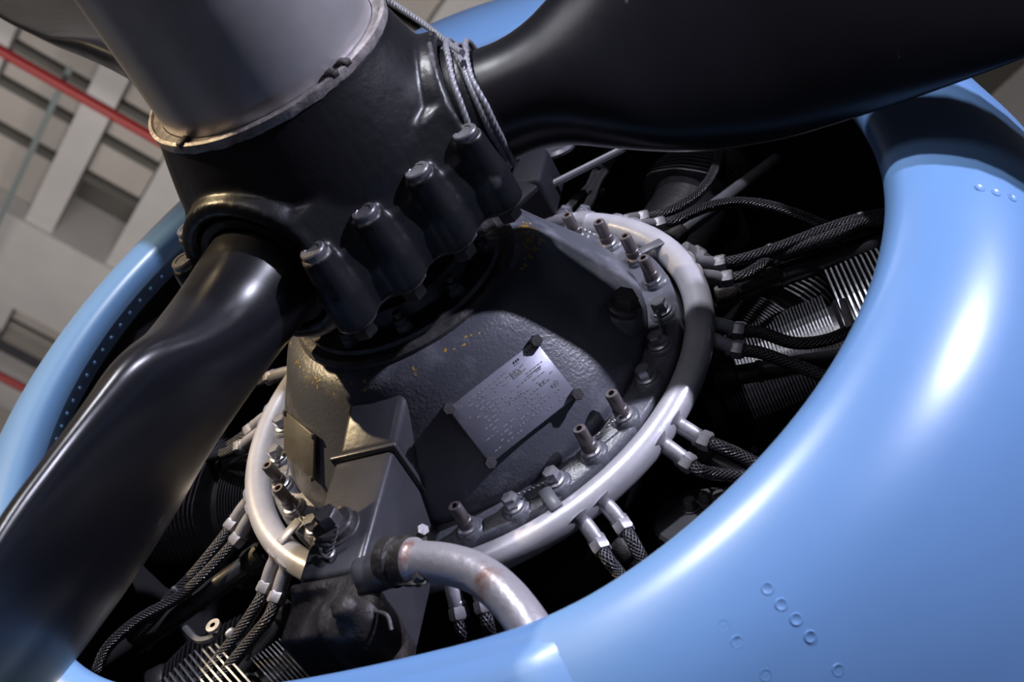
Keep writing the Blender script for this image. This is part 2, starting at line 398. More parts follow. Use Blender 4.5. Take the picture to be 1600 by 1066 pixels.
# inner rivet flange, then the wall that runs back inside
V = []; F = []; pr2 = [(-AI, ZC), (-AI + .005, .36), (-AI + .01, .345)]
for i in range(NA):
    a = -180 + 360 * i / NA; rc = float(RC(a))
    for dr, z in pr2: V.append(pol(rc + dr, a, z))
n = len(pr2)
for i in range(NA):
    j = (i + 1) % NA
    for k in range(n - 1): F.append((i * n + k, i * n + k + 1, j * n + k + 1, j * n + k))
mb = MB(); mb.add(V, F); mb.build('rivet_flange', 'cowl_in', cowl, 60)
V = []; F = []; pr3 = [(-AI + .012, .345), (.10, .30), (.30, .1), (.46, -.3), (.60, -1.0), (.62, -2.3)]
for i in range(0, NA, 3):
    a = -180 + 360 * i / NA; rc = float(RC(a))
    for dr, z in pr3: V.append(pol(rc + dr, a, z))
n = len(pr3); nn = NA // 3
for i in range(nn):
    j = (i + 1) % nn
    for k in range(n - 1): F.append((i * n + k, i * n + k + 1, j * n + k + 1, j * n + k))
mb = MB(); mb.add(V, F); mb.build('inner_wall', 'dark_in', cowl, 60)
mb = MB(); mb.add(*lathe([(0, -2.3), (2.55, -2.3)], n=64)); mb.build('rear_light_block', 'dark_in', cowl, 0)  # added unseen disc that closes the cowl against light from behind
# rivets round the flange: those in view at the left
riv = None
for k in range(34):
    a = -62 + 2.55 * k; rc = float(RC(a)); c = pol(rc - AI + .006, a, .385); d = -pol(1, a, 0)
    if riv is None:
        mb = MB(); mb.add(*lathe([(.011, 0), (.009, .008), (.0, .011)], c, d, 10)); riv = mb.build('rivet', 'cowl', cowl)
        base_a = a
        rv0 = riv.data
    mb = MB(); mb.add(*lathe([(.011, 0), (.009, .008), (.0, .011)], c, d, 8))
    if k: mb.build('rivet', 'cowl', cowl)
def on_cowl(x, y):
    d = raydir(x, y); best = None
    for t in np.linspace(3, 7.2, 1500):
        q = CAM + d * t; a = math.degrees(math.atan2(q[1], q[0])); r = math.hypot(q[0], q[1]); rc = float(RC(a))
        if r < rc or q[2] > .55: continue
        bu = bulge(a)
        zs = np.interp(r - rc, [0] + [o[0] for o in outer], [ZC + BI] + [o[1] for o in outer])
        if q[2] <= zs:
            g = .02; zr = np.interp(r - rc + g, [0] + [o[0] for o in outer], [ZC + BI] + [o[1] for o in outer])
            nr = np.array([-(zr - zs) / g, 1.]); nr /= np.linalg.norm(nr)
            return q, np.array([nr[0] * q[0] / r, nr[0] * q[1] / r, nr[1]])
    return None
for x, y in ((1199, 920), (1221, 945), (1244, 968), (1266, 995), (1309, 1047), (1130, 978), (1152, 1003), (1196, 1055), (1531, 294), (1556, 301), (1581, 309)):
    h = on_cowl(x, y)
    if h is None: continue
    mb = MB(); mb.add(*lathe([(.0, .0012), (.012, .0014), (.014, .0026), (.017, .0026), (.020, -.003)], h[0], h[1], 20)); mb.build('flush_screw', 'cowl', cowl)
# struts between lip and engine at the left
for (x0, y0, x1, y1) in ((205, 457, 262, 520), (183, 483, 235, 552), (80, 655, 130, 720)):
    mb = MB(); mb.add(*rod(at(x0, y0, .25), at(x1, y1, -.25), .016, 8)); mb.build('support_strut', 'greytube', cowl)
# raised doubler panel on the lower lip
def cowl_patch(a0, a1, d0, d1, off, na=26, nd=16, rc_=.35):
    V = []; F = []
    oz = [0] + [o[0] for o in outer]; zz = [ZC + BI] + [o[1] for o in outer]
    def P(a, dd, o):
        rc = float(RC(a)); z = float(np.interp(dd, oz, zz)); z2 = float(np.interp(dd + .02, oz, zz)); nr = np.array([-(z2 - z) / .02, 1.]); nr /= np.linalg.norm(nr)
        return pol(rc + dd + nr[0] * o, a, z + nr[1] * o)
    for i in range(na + 1):
        for j in range(nd + 1):
            s = i / na; t = j / nd
            e = min(s, 1 - s) * na / 2.0; g = min(t, 1 - t) * nd / 2.0 if t < .5 else 9
            o = off * min(1, e) * min(1, g)
            V.append(P(a0 + (a1 - a0) * s, d0 + (d1 - d0) * t, o))
    for i in range(na):
        for j in range(nd): F.append((i * (nd + 1) + j, (i + 1) * (nd + 1) + j, (i + 1) * (nd + 1) + j + 1, i * (nd + 1) + j + 1))
    mb = MB(); mb.add(V, F); return mb
cowl_patch(84, 117, .03, .55, .022).build('doubler_panel', 'cowl', cowl, 60)

# ================================================================ CRANKCASE
ck = empty('crankcase', (0, 0, -.6), 'dark engine crankcase behind the silver ignition ring', 'engine')
mb = MB(); mb.add(*lathe([(.3, .04), (.86, .02), (.93, -.03), (.95, -.12), (.88, -.2), (.85, -.55), (.90, -.75), (.90, -1.3), (.6, -1.5), (0, -1.5)], n=56)); mb.build('case', 'engine', ck, 40)
mb = MB(); mb.add(*lathe([(.93, -.06), (.965, -.07), (.965, -.11), (.93, -.12)], n=56, closed_prof=True)); mb.build('parting_flange', 'engine', ck, 40)

# ================================================================ NOSE CASE
nose = empty('nose_case', (0, 0, 0), 'dark grey bell-shaped reduction gear nose case inside the silver ring', 'gear case')
fine = [(r, z) for z, r in NPROF]
pz = np.concatenate([np.linspace(.055, .6, 24)]); 
def rns(z):
    k = np.array([-.02, -.01, 0, .01, .02]); return float(np.mean([np.interp(np.clip(z + x, .055, .6), NZ, NR) for x in k]))
prf = [(.925, -.03), (.925, .035), (.915, .045), (.83, .05)] + [(rns(z) if z < .58 else rn(z), z) for z in pz] + [(.0, .6)]
mb = MB(); mb.add(*lathe(prf, n=120))
casing = mb.build('casing', 'casing', nose, 50)
mb = MB(); mb.add(*lathe([(.47, .585), (.47, .60), (.455, .612), (.425, .615), (.42, .632), (.32, .636), (.31, .70), (0, .70)], n=64)); fp = mb.build('thrust_plate', 'bolt_dark', nose, 30, label='dark round thrust bearing cover')
for k in range(10):
    a = 145 - 36 * k
    c = pol(.375, a, .634)
    mb = MB(); mb.add(*hexp(c, (0, 0, 1), .034, .035)); mb.add(*lathe([(.026, 0), (.026, .03), (.016, .032), (.016, .055), (0, .055)], c + np.array([0, 0, .03]), (0, 0, 1), 12))
    mb.build('castle_nut', 'bolt_dark', fp)
def boss(mb, c, a):   # scalloped pad under each fastener
    mb.add(*lathe([(.062, -.05), (.058, .0), (.046, .012), (0, .012)], c, (0, 0, 1), 16))
hexes = [(1030, 473), (1029, 525), (1012, 578), (870, 750), (803, 797), (478, 820), (429, 702), (437, 655)]
studs = [(884, 354), (932, 364), (974, 384), (1004, 416), (973, 628), (928, 690), (717, 822), (437, 775), (425, 735)]
FB = []
for x, y in hexes:
    q = at(x, y, .105); r = .868; a = math.degrees(math.atan2(q[1], q[0]))
    FB.append((a, 'h'))
for x, y in studs:
    q = at(x, y, .145); a = math.degrees(math.atan2(q[1], q[0])); FB.append((a, 's'))
FB.append((90.5, 's')); FB.append((77., 'h')); FB.append((66, 's')); FB.append((-8., 'h')); FB.append((-21, 'h'))
tops = {}
for a, t in FB:
    mb = MB(); c = pol(.868, a, .05); boss(mb, c, a)
    mb.build('flange_boss', 'nose', nose, 50)
    c = pol(.868, a, .062)
    if t == 'h':
        mb = MB(); mb.add(*hexp(c + np.array([0, 0, .012]), (0, 0, 1), .033, .042, up=pol(1, a + random.uniform(0, 40), 0)))
        o = mb.build('hex_bolt', 'bolt', nose)
        mb = MB(); mb.add(*lathe([(0, 0), (.042, 0), (.042, .010), (.034, .014), (0, .014)], c, (0, 0, 1), 20)); mb.build('washer', 'bolt', o)
        tops[a] = c + np.array([0, 0, .04])
    else:
        # long internally bored stud nut, tilted slightly like its neighbours
        mb = MB(); mb.add(*lathe([(.030, .0), (.030, .03), (.026, .034), (.0255, .105), (.022, .11), (.0125, .11), (.0125, .07), (0, .07)], c + np.array([0, 0, .01]), (0, 0, 1), 20))
        o = mb.build('stud_sleeve', 'stud', nose)
        mb = MB(); mb.add(*lathe([(0, 0), (.042, 0), (.042, .010), (.034, .014), (0, .014)], c, (0, 0, 1), 20)); mb.build('washer', 'bolt', o)
        mb = MB(); mb.add(*lathe([(0, 0), (.0124, 0), (.0124, .008), (0, .008)], c + np.array([0, 0, .082]), (0, 0, 1), 14)); mb.build('stud_bore_shade', 'hole', o)  # near-black disc painted as the darkness down inside the bore
        tops[a] = c + np.array([0, 0, .035])
def lockwire(p, q, parent, r=.0042):
    p = np.asarray(p, float); q = np.asarray(q, float)
    P = np.linspace(p, q, 40); mid = np.sin(np.linspace(0, PI, 40))[:, None] * np.array([0, 0, -.006]); P = P + mid
    mb = MB(); v, f, _ = tube(P, r, 8, lobes=2, lob=.9, twist=170); mb.add(v, f); return mb.build('lock_wire', 'wire', parent)
ks = sorted(tops)
def near(a): return tops[min(ks, key=lambda k: abs(k - a))]
for a, b in ((127.3, 116.2), (151.8, 139.3), (25, 16.7), (-122, -133), (-145, -157), (55, 38), (176, -175 + 351 * 0)):
    pa, pb = near(a), near(b)
    off = pol(.026, (a), 0)
    lockwire(pa + off, pb - off * .5, nose)
# data plates
def plate(c4, parent, name, m, th, screw=True, lift=.03, label=None):
    C = [np.asarray(c) for c in c4]; ctr = sum(C) / 4
    ex = (C[1] - C[0]) + (C[2] - C[3]); ey = (C[3] - C[0]) + (C[2] - C[1]); sx = np.linalg.norm(ex) / 2; sy = np.linalg.norm(ey) / 2
    ex /= np.linalg.norm(ex); ey = ey - ex * (ey @ ex); ey /= np.linalg.norm(ey); n_ = np.cross(ex, ey)
    if n_[2] < 0: n_ = -n_
    ctr = ctr + n_ * lift
    mb = MB(); mb.add(*obox(ctr, ex, ey, n_, sx, sy, th)); o = bevel(mb.build(name, m, parent), .003, 1)
    if label: o['label'] = label
    return o, ctr, ex, ey, n_, sx, sy
c4 = [on_nose(x, y, .052) for x, y in ((835, 530), (903, 618), (765, 725), (700, 640))]
dp, ctr, ex, ey, nn_, sx, sy = plate(c4, nose, 'data_plate', 'plate', .014, lift=.0, label='large rectangular etched metal data plate')
# ex runs down the short side, ey runs along the long side to the lower left
for i, (a, b) in enumerate(((-.5, -.5), (.5, -.5), (.5, .5), (-.5, .5))):
    c = ctr + ex * sx * a * .97 + ey * sy * b * .99 - nn_ * .07
    mb = MB(); mb.add(*lathe([(0, 0), (.018, 0), (.018, .072), (0, .072)], c, nn_, 14)); mb.add(*hexp(c + nn_ * .074, nn_, .024, .028)); mb.build('plate_screw', 'bolt_dark', dp)
# etched text rows: small dashes of uneven length, unreadable in the photograph
mbt = MB(); mbd = MB()
U = -ey; Dn = ex                                         # reading direction runs up to the right in the picture
rows = 13
for r0 in range(rows):
    t = -.40 + .80 * r0 / (rows - 1); x = -.40 + .05 * (r0 % 3)
    xe = .42 if r0 > 2 else .25
    while x < xe:
        L_ = random.choice((.018, .03, .045, .06)); 
        if random.random() < .62:
            c = ctr + U * sy * (x + L_ / 2) + Dn * sx * t + nn_ * .0085
            mbt.add(*obox(c, U, Dn, nn_, sy * L_ * .85, sx * .013, .0008))
        x += L_ + .012
for (x, t, wx, wt) in ((.18, -.30, .10, .11), (.33, .05, .09, .06), (.40, .17, .08, .05), (.05, -.02, .16, .03), (.30, -.16, .20, .022)):
    for i in range(5):
        for j in range(4):
            if random.random() < .75:
                c = ctr + U * sy * (x + (i - 2) * wx / 5) + Dn * sx * (t + (j - 1.5) * wt / 4) + nn_ * .0087
                mbt.add(*obox(c, U, Dn, nn_, sy * wx / 5 * .8, sx * wt / 4 * .7, .0008))
mbt.build('etched_text', 'print', dp, 0, kind='stuff')
for i, x in enumerate((.22, .245, .27, .34, .37, .40, .43)):
    c = ctr + U * sy * x + Dn * sx * -.435 + nn_ * .0085; mbd.add(*obox(c, U, Dn, nn_, sy * .008, sx * .028, .002))
mbd.build('stamped_number', 'print_dark', dp, 0, kind='stuff')
c4 = [on_nose(451, 638), on_nose(500, 680), on_nose(500, 750), on_nose(456, 712)]
sp, ctr2, ex2, ey2, n2, sx2, sy2 = plate(c4, nose, 'instruction_plate', 'plate_warm', .012, lift=.022, label='small painted-over plate on the left flank')
for a, b in ((-.47, -.47), (.47, -.47), (.47, .47), (-.47, .47)):
    c = ctr2 + ex2 * sx2 * a + ey2 * sy2 * b + n2 * .004
    mb = MB(); mb.add(*lathe([(0, 0), (.013, 0), (.010, .010), (0, .013)], c, n2, 10)); mb.build('drive_screw', 'plate_warm', sp)
# big dark plug with a lock tab on the right shoulder
q = on_nose(972, 488); nn0 = nose_normal(q); nn0 = nn0 * .6 + np.array([0, 0, .6]); nn0 /= np.linalg.norm(nn0)
mb = MB(); mb.add(*lathe([(.10, -.05), (.085, .01), (.07, .02), (0, .02)], q, nn0, 28)); pb = mb.build('plug_boss', 'nose', nose, 50)
mb = MB(); mb.add(*lathe([(0, 0), (.066, 0), (.066, .02), (.058, .024), (0, .024)], q + nn0 * .02, nn0, 24)); mb.add(*hexp(q + nn0 * .044, nn0, .052, .05)); mb.build('oil_plug', 'bolt_dark', nose)
# governor pad and cover plates at the top of the nose, partly hidden by the hub
gv = empty('propeller_governor', at(845, 290, .25), 'dark propeller governor housing on top of the nose case behind the hub', 'governor')
mb = MB()
mb.add(*obox(at(838, 290, .22), (1, 0, 0), (0, 1, 0), (0, 0, 1), .16, .26, .22)); o = bevel(mb.build('governor_body', 'matte', gv), .03, 3)
mb = MB(); mb.add(*obox(at(803, 312, .42), (.8, -.6, 0), (.6, .8, 0), (0, 0, 1), .12, .20, .03)); bevel(mb.build('mounting_flange', 'matte', gv), .01, 2)
mb = MB(); mb.add(*lathe([(0, 0), (.085, 0), (.09, .015), (.075, .03), (0, .035)], at(872, 238, .12), (0, -.25, 1), 28)); mb.build('governor_pulley', 'fin', gv, label='round grey pulley')
mb = MB(); mb.add(*rod(at(855, 292, .2), at(975, 232, .2), .017, 10)); mb.build('control_rod', 'greytube', gv)

# ================================================================ OIL SUMP
TB = 92.07
er = pol(1, TB, 0); et = pol(1, TB + 90, 0); ez = np.array([0, 0, 1.])
def SB(d, t, z): return er * d + et * t + ez * z
sump = empty('oil_sump', SB(1.3, -.09, .2), 'dark grey box-shaped oil sump hanging below the nose case', 'oil sump')
mb = MB(); mb.add(*hull_box([SB(.45, -.14, .552), SB(.46, .11, .552), SB(.52, .15, .1), SB(.50, -.19, .1), SB(.745, -.205, .433), SB(.745, .036, .433), SB(.745, .045, .0), SB(.745, -.205, .0)]))
bevel(mb.build('sump_neck', 'box', sump), .028, 4)
mb = MB(); mb.add(*obox(SB(.752, -.085, .222), er, et, ez, .022, .275, .455)); bevel(mb.build('joint_flange', 'box', sump), .008, 3)
mb = MB(); mb.add(*hull_box([SB(.76, -.21, .433), SB(.76, .036, .433), SB(.76, .036, .0), SB(.76, -.21, .0), SB(1.31, -.21, .433), SB(1.31, .036, .433), SB(1.33, .036, .0), SB(1.33, -.21, .0)]))
bevel(mb.build('sump_body', 'box', sump), .022, 4)
q = at(526, 826, .433)
mb = MB(); mb.add(*lathe([(.095, -.01), (.088, .006), (.083, .008), (0, .008)], q, ez, 36)); mb.add(*lathe([(0, .008), (.075, .008), (.078, .03), (.07, .036), (0, .036)], q, ez, 36))
o = mb.build('drain_plug', 'bolt_dark', sump); mb = MB(); mb.add(*hexp(q + ez * .036, ez, .045, .05, up=(1, .35, 0))); mb.build('hex_head', 'bolt_dark', o)
p0 = at(527, 822, .515); lockwire(p0, at(512, 868, .445), sump, .006)
mb = MB(); mb.add(*tube(smoothpath([at(503, 850, .45), at(513, 852, .45), at(522, 860, .45), at(516, 872, .45), at(505, 868, .45), at(500, 858, .45)], 24), .006, 8)[:2]); mb.build('wire_loop', 'wire', sump)
# boss carrying the pipe, on the front face
mb = MB(); mb.add(*rod(at(560, 905, .45), at(640, 876, .455), .066, 20, .008)); mb.add(*lathe([(.08, 0), (.074, .05), (0, .05)], at(600, 870, .425), ez, 24))
o = mb.build('outlet_boss', 'box', sump); remesh(o, .012, 4)
# lower drain housing with a grimy irregular outline
mb = MB()
mb.add(*obox(SB(1.42, -.10, .20), er, et, ez, .22, .28, .40)); mb.add(*lathe([(0, 0), (.12, 0), (.12, .2), (.10, .22), (0, .22)], SB(1.46, .02, .22), ez, 24))
mb.add(*lathe([(0, 0), (.07, 0), (.07, .4), (0, .4)], SB(1.60, -.16, .12), et, 20)); mb.add(*obox(SB(1.34, -.08, .36), er, et, ez, .05, .30, .16))
mb.add(*lathe([(0, 0), (.05, 0), (.05, .12), (0, .12)], SB(1.50, .08, .40), (.2, .1, 1), 6))
o = mb.build('drain_housing', 'gunk', sump); remesh(o, .018, 3)
mb = MB(); mb.add(*tube(smoothpath([at(585, 955, .42), at(605, 962, .42), at(612, 985, .40)], 10), .007, 8)[:2]); mb.build('wire_loop', 'bolt_dark', sump)

# ================================================================ OIL PIPE
pp = empty('scavenge_pipe', at(760, 905, .45), 'curved silver oil pipe with rust patches leading from sump to cowl', 'pipe')
path = smoothpath([at(640, 878, .46), at(668, 878, .46), at(705, 883, .46), at(748, 898, .45), at(788, 930, .43), at(822, 972, .40), at(850, 1020, .36), at(885, 1090, .3)], 56)
mb = MB(); mb.add(*tube(path, .066, 28)[:2]); mb.build('pipe', 'rust', pp, 60)
T_ = path[3] - path[0]
mb = MB(); mb.add(*lathe([(0, -.03), (.074, -.03), (.078, -.02), (.078, .0), (.07, .012), (.066, .02)], path[3], T_, 28)); mb.build('pipe_bead', 'rust', pp, 60)
mb = MB(); mb.add(*lathe([(0, -.10), (.076, -.10), (.084, -.09), (.084, -.05), (.074, -.045), (.074, -.02), (.08, -.01), (.08, .01), (0, .01)], path[0], T_, 28)); mb.build('pipe_union', 'gunk', pp, 40)
mb = MB(); mb.add(*hull_box([at(x, y, z) for z in (.40, .46) for x, y in ((618, 836), (668, 836), (668, 915), (618, 915))])); bevel(mb.build('clamp_plate', 'gunk', pp), .01, 2)
for x, y in ((655, 838), (652, 908)):
    mb = MB(); mb.add(*hexp(at(x, y, .44), (-.6, .1, .6), .024, .05)); mb.build('clamp_bolt', 'bolt_dark', pp)

# ================================================================ IGNITION HARNESS
ih = empty('ignition_harness', (0, 0, 0), 'silver tubular ignition ring with braided leads around the nose case', 'ignition ring')
a = np.linspace(0, 2 * PI, 160, endpoint=False)
mb = MB(); mb.add(*tube(np.stack([np.cos(a), np.sin(a), 0 * a], 1), .0588, 24, closed=True)[:2]); mb.build('manifold_ring', 'silver', ih, 60)
def clip(ang, wdt=.035, r=.064, m='greytube'):
    aa = np.linspace(rad(ang) - wdt, rad(ang) + wdt, 5); mb = MB(); mb.add(*tube(np.stack([np.cos(aa), np.sin(aa), 0 * aa], 1), r, 24)[:2]); mb.build('ring_clamp', m, ih, 60)
clip(math.degrees(math.atan2(*at(908, 350, .03)[[1, 0]])), .028, .0655, 'fitting')
# flat straps from flange bolts to the ring
for (x, y, ang) in ((884, 762, 124), (470, 842, 49), (992, 396, -144)):
    p = pol(.90, ang, .075); q = pol(.985, ang, .062); e1 = q - p; L_ = np.linalg.norm(e1); e1 /= L_; e2 = pol(1, ang + 90, 0); e3 = np.cross(e1, e2)
    mb = MB(); mb.add(*obox((p + q) / 2, e1, e2, e3, L_ + .03, .05, .012)); bevel(mb.build('ring_strap', 'silver' if ang > 0 and ang < 60 else 'greytube', ih), .004, 1)
ZH = -.08
def bez(a, b, c, n=9):
    t = np.linspace(0, 1, n)[:, None]; return (1 - t) ** 2 * a + 2 * t * (1 - t) * b + t * t * c
def lead(nut, pts, zs, hr=.0245, nz=ZH, m='braid', fit='fitting', straight=None):
    N_ = at(*nut, nz); ang = math.atan2(N_[1], N_[0]); u = np.array([math.cos(ang), math.sin(ang), 0]); base = u * 1.03 + ez * -.005
    nxt = at(*pts[0], zs[0]); dh = nxt - N_; dh /= np.linalg.norm(dh)
    ctrl = N_ - dh * .075
    P = bez(base, (ctrl + base + u * .06) / 2, N_ - dh * .012, 10)
    rr = np.linspace(.045, .026, 10); rr[2:] = .030; rr[0] = .054; rr[1] = .038
    mb = MB(); mb.add(*tube(P, rr, 16)[:2]); mb.add(*lathe([(.030, 0), (.034, .004), (.034, .016), (.030, .02)], N_ - dh * .036, dh, 16)); el = mb.build('lead_elbow', fit, ih, 50)
    mb = MB(); mb.add(*lathe([(0, 0), (.036, 0), (.038, .006), (.038, .036), (.032, .045), (0, .045)], N_ - dh * .014, dh, 6)); mb.build('gland_nut', fit, el)
    path = smoothpath([N_ + dh * .025] + [at(*p, z) for p, z in zip(pts, zs)], 40)
    mb = MB(); v, f, uv = tube(path, hr, 14, uv=True); mb.add(v, f, uv); return mb.build('braided_lead', m, ih, 60)
def band(p, q, z, r=.034, wd=.03):
    """clamp joining two neighbouring leads: p, q pixel centres of the two hoses"""
    P, Q = at(*p, z), at(*q, z)
    return P, Q
Lz = lambda a, b, n: list(np.linspace(a, b, n))
lead((1004, 341), [(1040, 333), (1080, 312), (1108, 283), (1124, 245), (1127, 195)], Lz(-.1, -.35, 5))
lead((1029, 351), [(1060, 343), (1105, 324), (1150, 316), (1200, 321), (1250, 336), (1292, 354)], Lz(-.1, -.55, 6))
lead((1123, 412), [(1160, 405), (1205, 391), (1255, 372), (1300, 355), (1345, 341), (1410, 328)], Lz(-.09, -.25, 6))
lead((1134, 436), [(1162, 431), (1187, 417), (1208, 402), (1300, 368), (1350, 347), (1410, 344)], Lz(-.09, -.25, 6))
lead((1153, 517), [(1190, 520), (1240, 536), (1290, 532), (1330, 515), (1370, 490)], Lz(-.1, -.25, 5))
lead((1151, 546), [(1190, 552), (1240, 570), (1290, 590), (1340, 615)], Lz(-.1, -.25, 4))
lead((1100, 688), [(1130, 700), (1165, 716), (1230, 750)], Lz(-.1, -.2, 3))
lead((1073, 722), [(1095, 736), (1130, 742), (1215, 748)], Lz(-.1, -.2, 3))
lead((973, 822), [(988, 845), (1005, 875), (1040, 925)], Lz(-.1, -.2, 3))
lead((937, 852), [(952, 877), (970, 900), (1005, 950)], Lz(-.1, -.2, 3))
lead((717, 956), [(722, 985), (735, 1010), (765, 1050)], Lz(-.12, -.25, 3))
lead((756, 945), [(762, 975), (768, 1000), (780, 1050)], Lz(-.12, -.25, 3))
lead((416, 917), [(404, 942), (378, 982), (345, 1025), (290, 1090)], Lz(-.1, -.25, 4))
lead((434, 933), [(418, 968), (392, 1000), (358, 1042), (320, 1090)], Lz(-.1, -.25, 4))
lead((364, 820), [(335, 858), (300, 900), (268, 932), (235, 972), (205, 1000)], Lz(-.1, -.3, 5))
lead((372, 842), [(345, 872), (305, 912), (272, 938), (215, 970), (170, 1010), (150, 1050)], Lz(-.1, -.3, 6))
lead((394, 671), [(378, 684), (350, 702), (318, 716), (270, 735)], Lz(-.1, -.3, 4))
lead((378, 698), [(352, 708), (325, 715), (290, 722), (230, 750)], Lz(-.12, -.32, 4))
lead((424, 590), [(405, 598), (370, 615), (300, 640)], Lz(-.12, -.35, 3))
lead((882, 334), [(902, 312), (922, 292), (936, 262), (972, 200)], Lz(-.12, -.35, 4), nz=-.03, fit='greytube')
lead((912, 333), [(924, 312), (932, 290), (950, 262), (990, 205)], Lz(-.12, -.35, 4), nz=-.03, fit='greytube')
def clampbox(x, y, z, ang, lx, ly, m='tube'):
    c = at(x, y, z); e1 = at(x + 10 * math.cos(ang), y + 10 * math.sin(ang), z) - c; e1 /= np.linalg.norm(e1); dv = raydir(x, y); dv /= np.linalg.norm(dv)
    e2 = np.cross(dv, e1); e2 /= np.linalg.norm(e2); e1 = np.cross(e2, dv)
    mb = MB(); mb.add(*obox(c, e1, e2, dv, lx, ly, .062)); return bevel(mb.build('lead_clamp', m, ih), .015, 3)
clampbox(1207, 398, -.15, -.35, .04, .10); clampbox(1347, 344, -.22, -.3, .045, .075); clampbox(930, 294, -.22, -1.1, .035, .095, 'greytube'); clampbox(943, 262, -.27, -1.1, .02, .095, 'greytube')
clampbox(372, 1000, -.19, 2.3, .045, .115, 'fitting'); clampbox(278, 926, -.19, 2.3, .03, .07, 'greytube')

# ================================================================ CYLINDERS
def fin_disc(mb, c, d, r, th, n=40, wav=0., sq=0.):
    d, u, v = basis(d); a = np.linspace(0, 2 * PI, n, endpoint=False)
    rr = r * (1 + wav * np.cos(a * 9)) * (1 + sq * np.abs(np.sin(2 * a)) ** 2)
    V = []
    for h in (0, th): V.append(c + d * h + (rr * np.cos(a))[:, None] * u + (rr * np.sin(a))[:, None] * v)
    f = [tuple(range(n))[::-1], tuple(range(n, 2 * n))] + [(k, (k + 1) % n, n + (k + 1) % n, n + k) for k in range(n)]
    mb.add(np.concatenate(V), f)
def cylinder(ang, z, label, barrel='fin_dark', head='fin_dark', br=.27, group='radial engine cylinders', r_head=1.48, hr=.33, pitch=.026, bfins=True):
    d = pol(1, ang, 0); t = empty('engine_cylinder', pol(.88, ang, z), label, 'cylinder', group); c = pol(0, ang, z)
    mb = MB(); mb.add(*lathe([(.27, .86), (.27, .92), (.215, .93), (.215, r_head), (.235, r_head + .02), (.235, 1.95), (.18, 2.05), (0, 2.08)], c, d, 32)); mb.build('barrel', 'engine', t)
    mb = MB(); h = .98
    while bfins and h < r_head - .02: fin_disc(mb, c + d * h, d, br, .006); h += pitch * .62
    if bfins: mb.build('barrel_fins', barrel, t, 0, kind='stuff')
    mb = MB(); h = r_head + .03
    while h < 1.93: fin_disc(mb, c + d * h, d, hr * (1 if h < 1.8 else 1 - (h - 1.8) * .9), .008, 44, .012, .10); h += pitch
    mb.build('head_fins', head, t, 0, kind='stuff')
    s = pol(1, ang + 90, 0)
    for sg in (-1, 1):
        mb = MB(); mb.add(*obox(c + d * 2.0 + s * .17 * sg + ez * .13, d, s, ez, .12, .13, .24)); o = bevel(mb.build('rocker_box', 'engine', t), .025, 2)
    return t
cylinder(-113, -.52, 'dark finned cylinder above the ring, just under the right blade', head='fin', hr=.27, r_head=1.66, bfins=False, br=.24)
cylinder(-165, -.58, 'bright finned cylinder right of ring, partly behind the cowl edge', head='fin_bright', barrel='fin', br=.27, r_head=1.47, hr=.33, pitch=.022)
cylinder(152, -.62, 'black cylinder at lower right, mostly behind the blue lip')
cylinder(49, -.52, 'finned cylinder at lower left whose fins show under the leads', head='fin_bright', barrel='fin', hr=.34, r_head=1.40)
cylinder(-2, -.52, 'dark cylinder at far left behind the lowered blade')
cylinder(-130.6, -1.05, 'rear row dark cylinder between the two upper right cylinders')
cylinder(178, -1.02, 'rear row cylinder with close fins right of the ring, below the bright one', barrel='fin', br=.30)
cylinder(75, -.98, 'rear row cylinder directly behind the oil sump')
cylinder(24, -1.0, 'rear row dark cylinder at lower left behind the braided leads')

def ptube(name, p, q, r, m, label, cat='tube', bands=(), ends=.0, grp=None):
    t = empty(name, p, label, cat, grp); mb = MB(); mb.add(*rod(p, q, r, 20, .004)); mb.build('tube_body', m, t, 50)
    p = np.asarray(p); q = np.asarray(q); d = (q - p) / np.linalg.norm(q - p)
    mb = MB(); mb.add(*lathe([(r, -.02), (r * 1.25, -.015), (r * 1.3, .0), (r * 1.3, .06), (r * 1.2, .075), (r, .08)], p, d, 20)); mb.build('end_seal', 'gunk', t, 50)
    for k in bands: mb = MB(); mb.add(*lathe([(r, -.012), (r * 1.12, -.01), (r * 1.12, .01), (r, .012)], p + (q - p) * k, d, 20)); mb.build('band', 'tube', t, 50)
    return t
g = 'pushrod tubes'
ptube('pushrod_tube', at(1048, 374, -.2), at(1215, 250, -.4), .036, 'greytube', 'grey pushrod tube rising right from the ring top', grp=g)
ptube('pushrod_tube', at(1122, 462, -.2), at(1400, 372, -.35), .048, 'tube', 'thick black tube under the paired leads, upper right', bands=(.35, .7), grp=g)
ptube('pushrod_tube', at(1120, 592, -.2), at(1345, 553, -.35), .040, 'tube', 'black tube right of the ring between cylinder fins', bands=(.3,), grp=g)
ptube('pushrod_tube', at(408, 868, -.22), at(165, 1040, -.4), .046, 'tube', 'black tube at lower left under two braided leads', bands=(.4, .75), grp=g)
ptube('pushrod_tube', at(455, 945, -.2), at(350, 1090, -.35), .048, 'tube', 'black tube at bottom left beside the sump', grp=g)
ptube('pushrod_tube', at(966, 855, -.22), at(1040, 925, -.35), .042, 'gunk', 'grimy tube between the lower right leads', grp=g)
ptube('pushrod_tube', at(1085, 705, -.25), at(1200, 770, -.4), .036, 'tube', 'dark tube just beneath the right-hand pair of leads', grp=g)
ptube('pushrod_tube', at(792, 960, -.2), at(815, 1050, -.35), .040, 'gunk', 'short grimy tube behind the rusty oil pipe', grp=g)
ptube('pushrod_tube', at(925, 330, -.3), at(965, 262, -.4), .042, 'tube', 'short dark tube behind the top pair of leads', grp=g)
ptube('pushrod_tube', at(395, 722, -.25), at(285, 775, -.4), .036, 'tube', 'dark tube at left between ring and lowered blade', grp=g)
